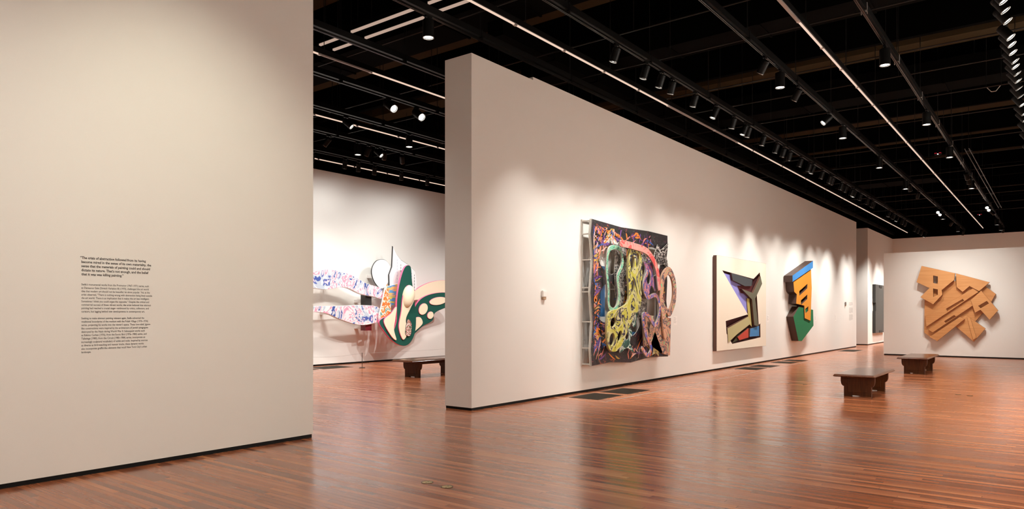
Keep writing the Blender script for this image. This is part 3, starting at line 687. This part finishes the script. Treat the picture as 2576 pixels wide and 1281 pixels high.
M_BLU = paint('blue_and_orange_strokes', [(0.040, 0.048, 0.240), (0.560, 0.200, 0.096), (0.064, 0.080, 0.320), (0.560, 0.280, 0.240), (0.080, 0.080, 0.280), (0.480, 0.320, 0.120)], 2.79, 1.9, .35, 15.0)
M_TEAL = paint('dark_green_strokes', [(.01, .05, .04), (.02, .10, .08), (.55, .62, .55), (.01, .07, .06), (.02, .12, .09)], 3.10, 1.9, .35, 19.0)
M_SCR = paint('scribbled_dark_metal', [(.02, .02, .02), (.05, .045, .04), (.35, .33, .30), (.03, .03, .03), (.06, .05, .05), (.40, .36, .32)], 5.58, 2.6, .35, 23.0)
M_PURP = paint('pink_and_violet_strokes', [(0.400, 0.080, 0.160), (0.080, 0.064, 0.200), (0.520, 0.200, 0.240), (0.160, 0.096, 0.280), (0.480, 0.144, 0.200)], 2.79, 2.1, .35, 27.0)
M_ETCH = paint('etched_black_and_white', [K, K, (.5, .48, .46), K, (.02, .02, .02), (.45, .43, .42), K], 3.10, 2.6, .35, 31.0)
M_ORA = paint('orange_margin_strokes', [K, (.12, .05, .14), K, (.55, .16, .04), (.10, .05, .16), (.60, .22, .08), K, (.45, .12, .10), K, (.2, .08, .2)], 5.5, 3.2, .4, 35.0)
rs = random.Random(11)
def strokes(bm, n, zones, seed):
    for k in range(n):
        u0, v0, u1, v1 = rs.choice(zones); x, y = rs.uniform(u0, u1), rs.uniform(v0, v1); a = rs.uniform(-.6, 2.0); L_ = rs.uniform(.14, .42); w = rs.uniform(.008, .024); c = rs.uniform(-.5, .5)
        P_ = [(x + L_*t_*math.cos(a + c*t_), y + L_*t_*math.sin(a + c*t_)) for t_ in (-.5, -.2, .15, .5)]
        P_ = [(min(max(p[0], .1), W_-.16), min(max(p[1], .06), H_-.12)) for p in P_]
        if max(abs(P_[0][0]-P_[3][0]), abs(P_[0][1]-P_[3][1])) < .06: continue
        z = .2352 + .0006*(k % 5) + seed*.0003; q = []
        for (p, t_) in zip(P_, (.35, 1, .9, .2)):
            d = Vector((P_[3][0]-P_[0][0], P_[3][1]-P_[0][1])).normalized(); q.append(((p[0]-d.y*w*t_, p[1]+d.x*w*t_), (p[0]+d.y*w*t_, p[1]-d.x*w*t_)))
        prism(bm, [a_[0] for a_ in q] + [a_[1] for a_ in q[::-1]], z, z + .0012, 'z', seed)
zones = [(.08, 2.3, .9, 2.68), (.08, 2.5, 2.5, 2.70), (.06, 1.55, .26, 2.5), (.06, .9, .26, 1.6), (.08, .10, 3.1, .38), (.1, .3, .5, .8), (2.9, .4, 3.2, 1.8), (1.0, 1.2, 1.5, 2.4), (2.0, 1.4, 2.4, 2.4)]
STROKES = ((('orange', (.62, .17, .03)), 120), (('coral', (.60, .20, .16)), 80), (('violet', (.13, .05, .20)), 90), (('blue', (.03, .09, .30)), 55), (('pale_pink', (.62, .40, .36)), 40), (('dark', (.015, .014, .016)), 110), (('ochre', (.45, .28, .06)), 40))
bm = bmesh.new()
for k, (col, n) in enumerate(STROKES): strokes(bm, n, zones, k)
finish('brush_strokes', bm, [mat('stroke_' + c_[0], c_[1], .35) for c_, n in STROKES], A)['kind'] = 'stuff'
bars('blue_post', [((.42, .95, .10), (.58, 1.95, .20))], mat('deep_blue_paint', (.02, .09, .22), .35), A)
bars('blue_post', [((1.0, .45, .10), (2.9, .62, .20))], mat('deep_blue_paint', (.02, .09, .22), .35), A)
slab('scribbled_plate', [spline([(.95, 1.2), (.85, 1.9), (1.0, 2.45), (1.35, 2.3), (1.3, 1.5), (1.15, 1.1)], 6)], .25, .262, M_SCR, M_EDGE, A)
slab('scribbled_plate', [spline([(1.75, 1.0), (1.7, 1.9), (2.2, 2.3), (2.4, 1.7), (2.15, 1.0)], 6)], .25, .262, M_SCR, M_EDGE, A)
slab('etched_plate', [[(2.55, 2.25), (2.75, 2.55), (2.95, 2.45), (3.3, 2.62), (3.22, 2.3), (3.34, 1.98), (3.1, 2.12), (2.85, 2.1)]], .27, .285, M_ETCH, M_EDGE, A)
slab('yellow_slab', [spline([(1.22, 1.30), (1.20, 1.9), (1.30, 2.34), (1.58, 2.42), (1.80, 2.2), (1.82, 1.6), (1.74, 1.15), (1.45, .95), (1.1, .55), (.80, .28), (.45, .30), (.34, .62), (.42, 1.02), (.85, 1.12)], 6),
                     ell(1.40, 2.05, .085, .16, -.1), ell(1.62, 2.12, .075, .16, -.05), ell(1.42, 1.58, .065, .13), ell(.60, .84, .12, .09, .4), ell(.55, .50, .10, .13, -.4), ell(.86, .56, .08, .12, -.6)], .34, .385, M_YEL, mat('yellow_slab_edge', (.40, .36, .16), .4), A)
slab('pink_arc', [band([(.78, 2.42), (1.35, 2.40), (2.0, 2.32), (2.42, 2.0), (2.56, 1.52)], .14)], .40, .43, M_PNK, M_EDGE, A)
slab('green_loop', [spline([(.40, 1.9), (.52, 2.32), (.95, 2.36), (1.12, 2.05), (.92, 1.72), (.98, 1.35), (.80, 1.05), (.50, 1.12), (.46, 1.5)], 8), spline([(.48, 1.92), (.57, 2.24), (.92, 2.28), (1.03, 2.05), (.83, 1.74), (.89, 1.37), (.77, 1.14), (.56, 1.19), (.54, 1.5)], 8)], .30, .33, paint('green_strokes', [(.02, .10, .08), (.10, .40, .28), (.35, .45, .30), (.05, .18, .14), (.30, .25, .20)], 7, 2.5, .35, 40), M_EDGE, A)
slab('violet_piece', [spline([(1.9, 1.55), (2.02, 1.95), (1.95, 2.12), (2.2, 2.08), (2.4, 2.22), (2.38, 1.9), (2.5, 1.5), (2.3, 1.62), (2.15, 1.38)], 6), ell(2.17, 1.78, .10, .14)], .33, .36, M_PURP, M_EDGE, A)
slab('blue_band', [band([(2.02, 1.92), (1.82, 1.62), (1.98, 1.36), (2.40, 1.40), (2.58, 1.10), (2.36, .76), (2.0, .98), (1.78, .95), (1.92, .55), (2.16, .28), (2.0, .12), (1.72, .3)], .085)], .40, .43, M_BLU, M_EDGE, A)
slab('peach_loop', [spline([(2.62, 1.35), (2.72, 1.86), (3.1, 2.06), (3.42, 1.78), (3.44, 1.3), (3.16, .95), (2.92, 1.02), (3.02, .6), (2.85, .45), (2.74, .9)], 8), spline([(2.78, 1.38), (2.86, 1.75), (3.1, 1.88), (3.28, 1.68), (3.28, 1.36), (3.1, 1.12), (2.88, 1.2)], 8)], .37, .41, M_PEA, mat('peach_edge', (.50, .30, .20), .4), A)
slab('peach_plate', [[(1.92, .98), (2.45, .96), (2.52, .60), (2.88, .12), (3.25, .06), (3.3, .9), (2.7, .95), (2.62, .78), (2.3, .34), (1.98, .30)], [(2.12, .84), (2.34, .82), (2.2, .5)], [(2.78, .72), (3.14, .7), (3.1, .4)]], .32, .35, M_PEA, mat('peach_edge', (.50, .30, .20), .4), A)
slab('green_sprig', [spline([(.98, .22), (1.12, .62), (1.3, .78), (1.52, .62), (1.42, .42), (1.62, .18), (1.3, .30)], 6), ell(1.3, .56, .07, .09)], .29, .31, M_TEAL, M_EDGE, A)
slab('green_sprig', [spline([(1.45, .9), (1.5, 1.22), (1.75, 1.3), (1.72, .9), (1.6, .72)], 6)], .29, .31, M_TEAL, M_EDGE, A)
slab('gold_scrap', [[(2.45, .10), (2.50, .30), (2.60, .22), (2.66, .32), (2.78, .26), (2.74, .06), (2.6, .14)]], .30, .32, paint('gold_strokes', [(.05, .04, .02), (.45, .36, .14), (.10, .08, .03), (.50, .42, .2)], 8, 2, .35, 44), M_EDGE, A)

# --- cream square relief with angular coloured pieces
M_SIDE = mat('dark_brown_edge', (.085, .032, .018), .5)
flat = lambda n, c: mat(n, c, .7, spec=.25, bump=.15, bscale=160)
CREAM = flat('cream_felt', (.78, .70, .58))
B = thing('wall_relief', 'cream square relief with dark angular pieces and a lavender wedge on the long wall', 'relief', (18.41, YW, .53), LONG)
o1 = [(.42, 2.18), (2.9, 2.04), (3.45, 2.26), (3.62, 1.90), (3.18, 1.62), (3.36, .66), (3.50, .70), (3.52, .28), (1.15, .16), (.72, .46), (.66, .80), (2.42, .98)]
slab('cream_panel', [[(0, 0), (4.05, 0), (4.05, 2.57), (0, 2.57)], o1], .02, .115, CREAM, M_SIDE, B)
bars('back_panel', [((.3, .1, 0), (3.8, 2.4, .02))], flat('back_maroon', (.055, .012, .014)), B)
P = lambda n, pts, a, b, c: slab(n, [pts], a, b, c, M_SIDE, B, .003)
P('lavender_wedge', [(.46, 2.14), (1.2, 2.08), (2.50, 1.75), (2.50, 1.02), (2.30, .97), (1.3, 1.55)], .02, .08, flat('lavender', (.24, .23, .56)))
P('slate_bar', [(1.02, 2.14), (2.72, 2.02), (2.64, 1.82), (2.1, 1.80), (1.12, 1.94)], .085, .14, flat('slate', (.055, .060, .066)))
P('black_piece', [(2.55, 2.06), (2.9, 2.02), (2.86, 1.84), (2.6, 1.78)], .02, .09, flat('near_black', (.015, .013, .016)))
P('maroon_piece', [(1.62, 1.80), (2.3, 1.84), (2.9, 1.84), (2.66, 1.58), (1.9, 1.60)], .08, .095, flat('maroon', (.075, .012, .014)))
P('olive_bar', [(1.75, 1.72), (2.72, 1.62), (3.40, 2.14), (3.55, 1.92), (2.92, 1.45), (3.2, .62), (2.84, .66), (2.64, 1.42)], .098, .16, flat('olive', (.115, .110, .075)))
P('ochre_strip', [(2.35, 1.46), (2.58, 1.45), (2.80, .60), (2.52, .72)], .04, .10, flat('ochre', (.40, .32, .10)))
P('tan_bar', [(.74, .60), (2.40, .92), (2.66, .72), (1.5, .42), (.80, .20)], .06, .13, flat('tan', (.40, .35, .18)))
P('brown_piece', [(1.25, .18), (2.2, .30), (2.3, .46), (1.7, .42)], .02, .08, flat('dark_olive', (.05, .05, .025)))
P('red_piece', [(1.55, .34), (2.45, .58), (2.45, .30), (1.7, .24)], .06, .12, flat('brick_red', (.42, .055, .035)))
P('blue_piece', [(2.55, .32), (2.60, .56), (3.38, .64), (3.40, .32)], .06, .12, flat('mid_blue', (.06, .19, .40)))

# --- blue, orange and green angular relief
C_ = thing('wall_relief', 'tall angular relief in blue, orange and green on the long wall', 'relief', (24.5, YW, .57), LONG)
DK = mat('dark_side', (.050, .022, .014), .5)
ORG, GRN, BLU = flat('orange_felt', (.66, .26, .025)), flat('green_felt', (.012, .155, .060)), flat('blue_felt', (.05, .23, .55))
slab('blue_bar', [[(.10, 2.02), (2.60, 2.62), (2.60, 2.88), (.10, 2.24)]], .02, .30, BLU, DK, C_)
slab('orange_panel', [[(.30, 2.04), (2.45, 2.55), (2.55, 1.9), (2.40, .70), (1.65, .80), (1.60, 1.24), (.62, 1.30), (.70, 1.62), (.40, 1.70)], [(1.0, 1.74), (2.0, 2.02), (1.95, 1.86), (1.0, 1.58)], [(1.2, 1.42), (1.98, 1.64), (1.96, 1.48), (1.2, 1.27)], [(1.72, 1.12), (2.1, 1.22), (2.08, 1.06), (1.76, .98)]], .02, .27, ORG, DK, C_)
slab('orange_fin', [[(2.58, 1.4), (2.70, 2.34), (2.86, 2.2), (2.82, .9), (2.66, 1.0)]], .01, .16, ORG, DK, C_)
slab('green_block', [[(.40, .86), (1.05, 1.20), (2.85, 1.10), (2.90, .52), (1.40, 0), (1.0, .02)]], .01, .24, GRN, DK, C_)

# --- wooden relief on the partition
D = thing('wall_relief', 'large angular relief of pale orange plywood hung on the far partition', 'relief', (29.3, 4.15, .5), FACEX)
def ply(name, c1, c2, rot):
    m, nt, b = new_mat(name)
    tc = nt.nodes.new('ShaderNodeTexCoord'); mp = nt.nodes.new('ShaderNodeMapping'); mp.inputs['Rotation'].default_value = (0, 0, rot); mp.inputs['Scale'].default_value = (1.2, 22, 22)
    nz = nt.nodes.new('ShaderNodeTexNoise'); nz.inputs['Scale'].default_value = 1; nz.inputs['Detail'].default_value = 4; nz.inputs['Distortion'].default_value = .8
    r = ramp(nt, [(.3, c1), (.7, c2)]); nt.links.new(tc.outputs['Object'], mp.inputs[0]); nt.links.new(mp.outputs[0], nz.inputs['Vector']); nt.links.new(nz.outputs['Fac'], r.inputs[0]); nt.links.new(r.outputs[0], b.inputs['Base Color'])
    b.inputs['Roughness'].default_value = .45; return m
PV = ply('plywood_upright', (.56, .255, .085), (.66, .33, .13), math.radians(90)); PD = ply('plywood_diagonal', (.51, .22, .07), (.61, .29, .11), math.radians(-36)); PC = ply('plywood_counter', (.54, .24, .08), (.63, .31, .12), math.radians(50))
PS = mat('plywood_edge', (.34, .14, .05), .5); PN = mat('plywood_inner', (.26, .10, .035), .6)
X = lambda n, o, a, b, m: slab(n, o, a, b, m, PS, D, .003)
X('back_board', [[(.32, .35), (.34, 1.75), (.75, 2.15), (1.9, 2.2), (2.45, 1.7), (2.2, 1.2), (1.85, .75), (1.3, .85), (.62, .12)]], .0, .10, PD)
X('upper_board', [[(.10, 2.16), (.26, 2.74), (1.28, 2.44), (1.25, 2.2), (.88, 1.86), (.90, 1.70), (.62, 1.36), (.22, 1.62), (.50, 1.94)], [(.62, 2.38), (.76, 2.34), (.76, 2.08), (.62, 2.12)], [(.62, 1.92), (.76, 1.88), (.76, 1.70), (.62, 1.62)]], .10, .24, PV)
X('wedge_board', [[(1.30, 2.44), (2.28, 2.10), (1.98, 1.80), (1.70, 1.98), (1.50, 1.78), (1.32, 1.96)]], .08, .20, PC)
X('long_board', [[(.36, .92), (1.82, 1.92), (1.96, 1.78), (.40, .56)], [(1.0, 1.2), (1.5, 1.54), (1.54, 1.48), (1.04, 1.12)]], .10, .17, PD)
X('long_board', [[(.46, .46), (1.96, 1.62), (2.06, 1.52), (.60, .36)], [(.95, .76), (1.25, .98), (1.3, .93), (1.0, .71)]], .12, .19, PD)
X('arm_board', [[(1.74, 1.50), (2.04, 1.82), (2.52, 1.14), (2.28, .82), (2.02, 1.16), (1.86, 1.06)], [(1.96, 1.3), (2.2, 1.46), (2.26, 1.38), (2.02, 1.22)]], .08, .22, PC)
X('low_board', [[(.50, .20), (1.42, .92), (1.56, .84), (.74, .06)]], .10, .22, PD)
X('foot_board', [[(1.22, .66), (1.60, .98), (2.16, .52), (1.82, .06)]], .04, .14, PC)
X('foot_board', [[(1.62, .94), (1.72, .90), (1.90, .20), (1.80, .12)]], .14, .17, PV)

# --- grey relief behind the doorway
E = thing('wall_relief', 'narrow dark grey relief seen behind the gap beyond the long wall', 'relief', (38.9, YW-.03, .56), LONG)
GR = flat('dark_grey_felt', (.085, .082, .075))
slab('grey_panel', [[(0, 0), (2.6, 0), (2.6, 1.05), (2.45, 1.05), (2.45, 1.35), (2.6, 1.35), (2.6, 2.42), (0, 2.42), (0, 1.5), (.1, 1.5), (.1, 1.1), (0, 1.1)]], 0, .14, GR, mat('grey_edge', (.02, .02, .018), .6), E)
slab('grey_tab', [[(.9, -.0), (1.5, 0), (1.5, .12), (.9, .12)]], .14, .16, mat('grey_edge', (.02, .02, .018), .6), mat('grey_edge', (.02, .02, .018), .6), E)
slab('grey_tab', [[(.9, 2.28), (1.5, 2.28), (1.5, 2.40), (.9, 2.40)]], .14, .16, mat('grey_edge', (.02, .02, .018), .6), mat('grey_edge', (.02, .02, .018), .6), E)

# --- swirling relief in the left gallery
F = thing('wall_relief', 'huge swirling relief of painted tails, white fins and green leaves in the left gallery', 'relief', (9.0, YG, 0), LONG)
EDGEW = mat('white_edge', (.75, .72, .70), .5); EDGEP = mat('pink_edge', (.80, .13, .28), .45); EDGEK = mat('black_edge', (.03, .03, .03), .5)
M_SWL = paint('pink_and_blue_swirls', [(.55, .55, .58), (.05, .09, .30), (.72, .66, .68), (.75, .30, .40), (.78, .70, .70), (.45, .50, .58), (.06, .10, .34), (.78, .55, .60), (.6, .62, .66)], 1.3, 2.4, .35, 3.0)
GRNP, CRM, WHT = flat('dark_green_paint', (.008, .075, .055)), flat('cream_paint', (.80, .68, .50)), mat('white_paint', (.80, .80, .80), .5)
Y = lambda n, o, a, b, m, e, v=.006: slab(n, o, a, b, m, e, F, v)
Y('tail', [spline([(.4, 2.35), (1.6, 2.35), (2.6, 2.42), (3.2, 2.66), (3.93, 2.80), (4.65, 2.70), (5.3, 2.45), (5.9, 2.30), (5.95, 2.0), (5.6, 2.05), (5.1, 2.12), (4.5, 2.30), (3.8, 2.22), (3.1, 2.25), (2.0, 2.05), (.5, 2.0)], 6)], .60, .72, M_SWL, EDGEW)
Y('tail', [spline([(.4, 1.55), (1.8, 1.6), (3.1, 1.73), (4.36, 1.76), (5.1, 1.79), (5.8, 1.72), (5.85, 1.35), (5.5, 1.22), (5.0, 1.20), (4.36, 1.36), (3.73, 1.56), (2.9, 1.56), (1.6, 1.40), (.5, 1.25)], 6)], .60, .72, M_SWL, EDGEW)
bars('dark_block', [((5.36, 1.74, .40), (5.60, 2.12, .62))], mat('black_paint', (.02, .018, .018), .4), F)
bars('red_block', [((5.36, 1.02, .40), (5.60, 1.24, .62))], mat('dark_red_paint', (.16, .012, .02), .4), F)
Y('white_fin', [spline([(5.74, 2.5), (5.62, 2.85), (5.80, 3.15), (6.15, 3.22), (6.40, 3.0), (6.36, 2.6), (6.05, 2.3)], 6)], .55, .60, WHT, EDGEK, .013)
Y('white_fin', [[(6.30, 2.2), (6.28, 2.75), (6.40, 3.0), (6.44, 3.66), (6.60, 3.42), (6.80, 3.24), (7.10, 3.12), (7.42, 2.92), (7.50, 2.55), (7.46, 2.1), (6.8, 2.0)]], .60, .66, WHT, EDGEK, .013)
for k, (u, va, vb) in enumerate(((6.62, 2.4, 3.25), (6.78, 2.45, 3.1), (6.94, 2.3, 3.0), (7.10, 2.25, 2.95), (7.26, 2.2, 2.85), (7.38, 2.15, 2.8))):
    bars('dashed_line', [((u-.008, v_, .66), (u+.008, min(v_+.07, vb), .663)) for v_ in frange(va, vb, .10)], EDGEK if k % 2 else mat('pale_blue_line', (.35, .45, .55), .5), F)
Y('striped_plate', [[(6.05, 2.36), (6.55, 2.48), (6.40, 1.80), (5.95, 1.7)]], .70, .76, paint('rainbow_stripes', [(.60, .50, .10), (.10, .30, .55), (.75, .45, .15), (.10, .40, .20), (.70, .15, .20), (.75, .55, .20)], 2.0, .3, .4, 5.0, stretch=(.3, 3.5, 1)), EDGEW)
Y('orange_plate', [spline([(5.72, 1.35), (5.85, 1.9), (6.02, 2.45), (6.12, 2.1), (6.2, 1.6), (6.05, 1.25)], 6)], .78, .84, paint('orange_and_green_strokes', [(.75, .70, .62), (.70, .15, .03), (.72, .24, .05), (.78, .72, .62), (.10, .30, .25), (.75, .68, .6)], 4, 2, .4, 9.0), EDGEW)
Y('green_leaf', [spline([(5.55, 1.30), (5.95, 1.42), (6.05, .95), (6.25, 1.3), (6.28, 2.0), (6.42, 2.6), (6.62, 3.0), (6.86, 3.02), (6.92, 2.6), (7.0, 2.1), (7.1, 1.5), (7.06, .95), (6.85, .62), (6.55, .52), (6.15, .66), (5.8, .95)], 6)], .95, 1.02, GRNP, EDGEP)
Y('cream_inlay', [spline([(6.50, .72), (6.32, 1.1), (6.42, 1.6), (6.50, 2.1), (6.70, 2.42), (6.95, 2.30), (7.0, 2.0), (6.82, 1.7), (6.62, 1.35), (6.70, .95)], 6)], 1.021, 1.06, CRM, EDGEP)
Y('cream_inlay', [spline([(5.70, 1.30), (6.0, 1.55), (6.22, 1.75), (6.18, 1.40), (6.12, 1.05), (6.22, .72), (6.0, .85)], 6)], 1.021, 1.06, CRM, EDGEP)
bm = bmesh.new(); bmesh.ops.create_uvsphere(bm, u_segments=32, v_segments=16, radius=1)
bmesh.ops.transform(bm, matrix=Matrix.Translation((6.72, 2.08, 1.04)) @ Matrix.Rotation(-.25, 4, 'Z') @ Matrix.Diagonal((.22, .36, .20, 1)), verts=bm.verts); finish('cream_bulge', bm, CRM, F, smooth=True, angle=180)
Y('speckled_scrap', [spline([(6.58, .9), (6.68, 1.35), (6.85, 1.2), (6.8, .85)], 5)], 1.03, 1.075, paint('scrap_strokes', [(.05, .2, .1), (.35, .03, .05), (.75, .68, .6), (.3, .1, .05), (.75, .7, .6)], 9, 2, .4, 13), EDGEK)
Y('pink_lined_leaf', [spline([(7.1, 2.0), (7.5, 2.35), (8.2, 2.6), (9.0, 2.65), (9.3, 2.3), (8.6, 2.1), (7.8, 2.0)], 6)], .62, .68, CRM, EDGEP)
Y('green_wing', [spline([(6.92, .80), (6.98, 1.5), (7.35, 2.0), (8.1, 2.22), (8.9, 2.2), (9.2, 1.9), (8.5, 1.72), (8.02, 1.55), (7.9, 1.3), (7.45, 1.12), (7.1, .9)], 6)], .90, .97, GRNP, EDGEP)
Y('cream_inlay', [ell(7.45, 1.68, .22, .17, .6)], .971, 1.0, CRM, EDGEP)
Y('cream_inlay', [ell(8.15, 1.95, .42, .13, .12)], .971, 1.0, CRM, EDGEP)
Y('cream_inlay', [ell(7.78, 1.48, .15, .12, .3)], .971, 1.0, CRM, EDGEP)
Y('cream_inlay', [spline([(6.97, .95), (7.02, 1.35), (7.3, 1.42), (7.42, 1.22), (7.15, 1.02)], 5)], .971, 1.0, CRM, EDGEP)
for (u, v) in ((1.5, 1.9), (4.2, 2.55), (4.2, 1.55), (5.9, 1.55), (6.7, 1.6), (7.6, 1.6), (7.9, 2.3), (6.0, 2.7), (6.9, 2.7), (1.5, 2.2), (1.5, 1.5)):
    bars('mount', [((u-.05, v-.05, 0), (u+.05, v+.05, .56 if v > 2.6 else .61 if u < 6.4 or u > 7.7 else .92))], EDGEW, F)
for v in (1.92, 1.12):
    bars('mount', [((5.44, v-.05, 0), (5.54, v+.05, .41))], EDGEW, F)
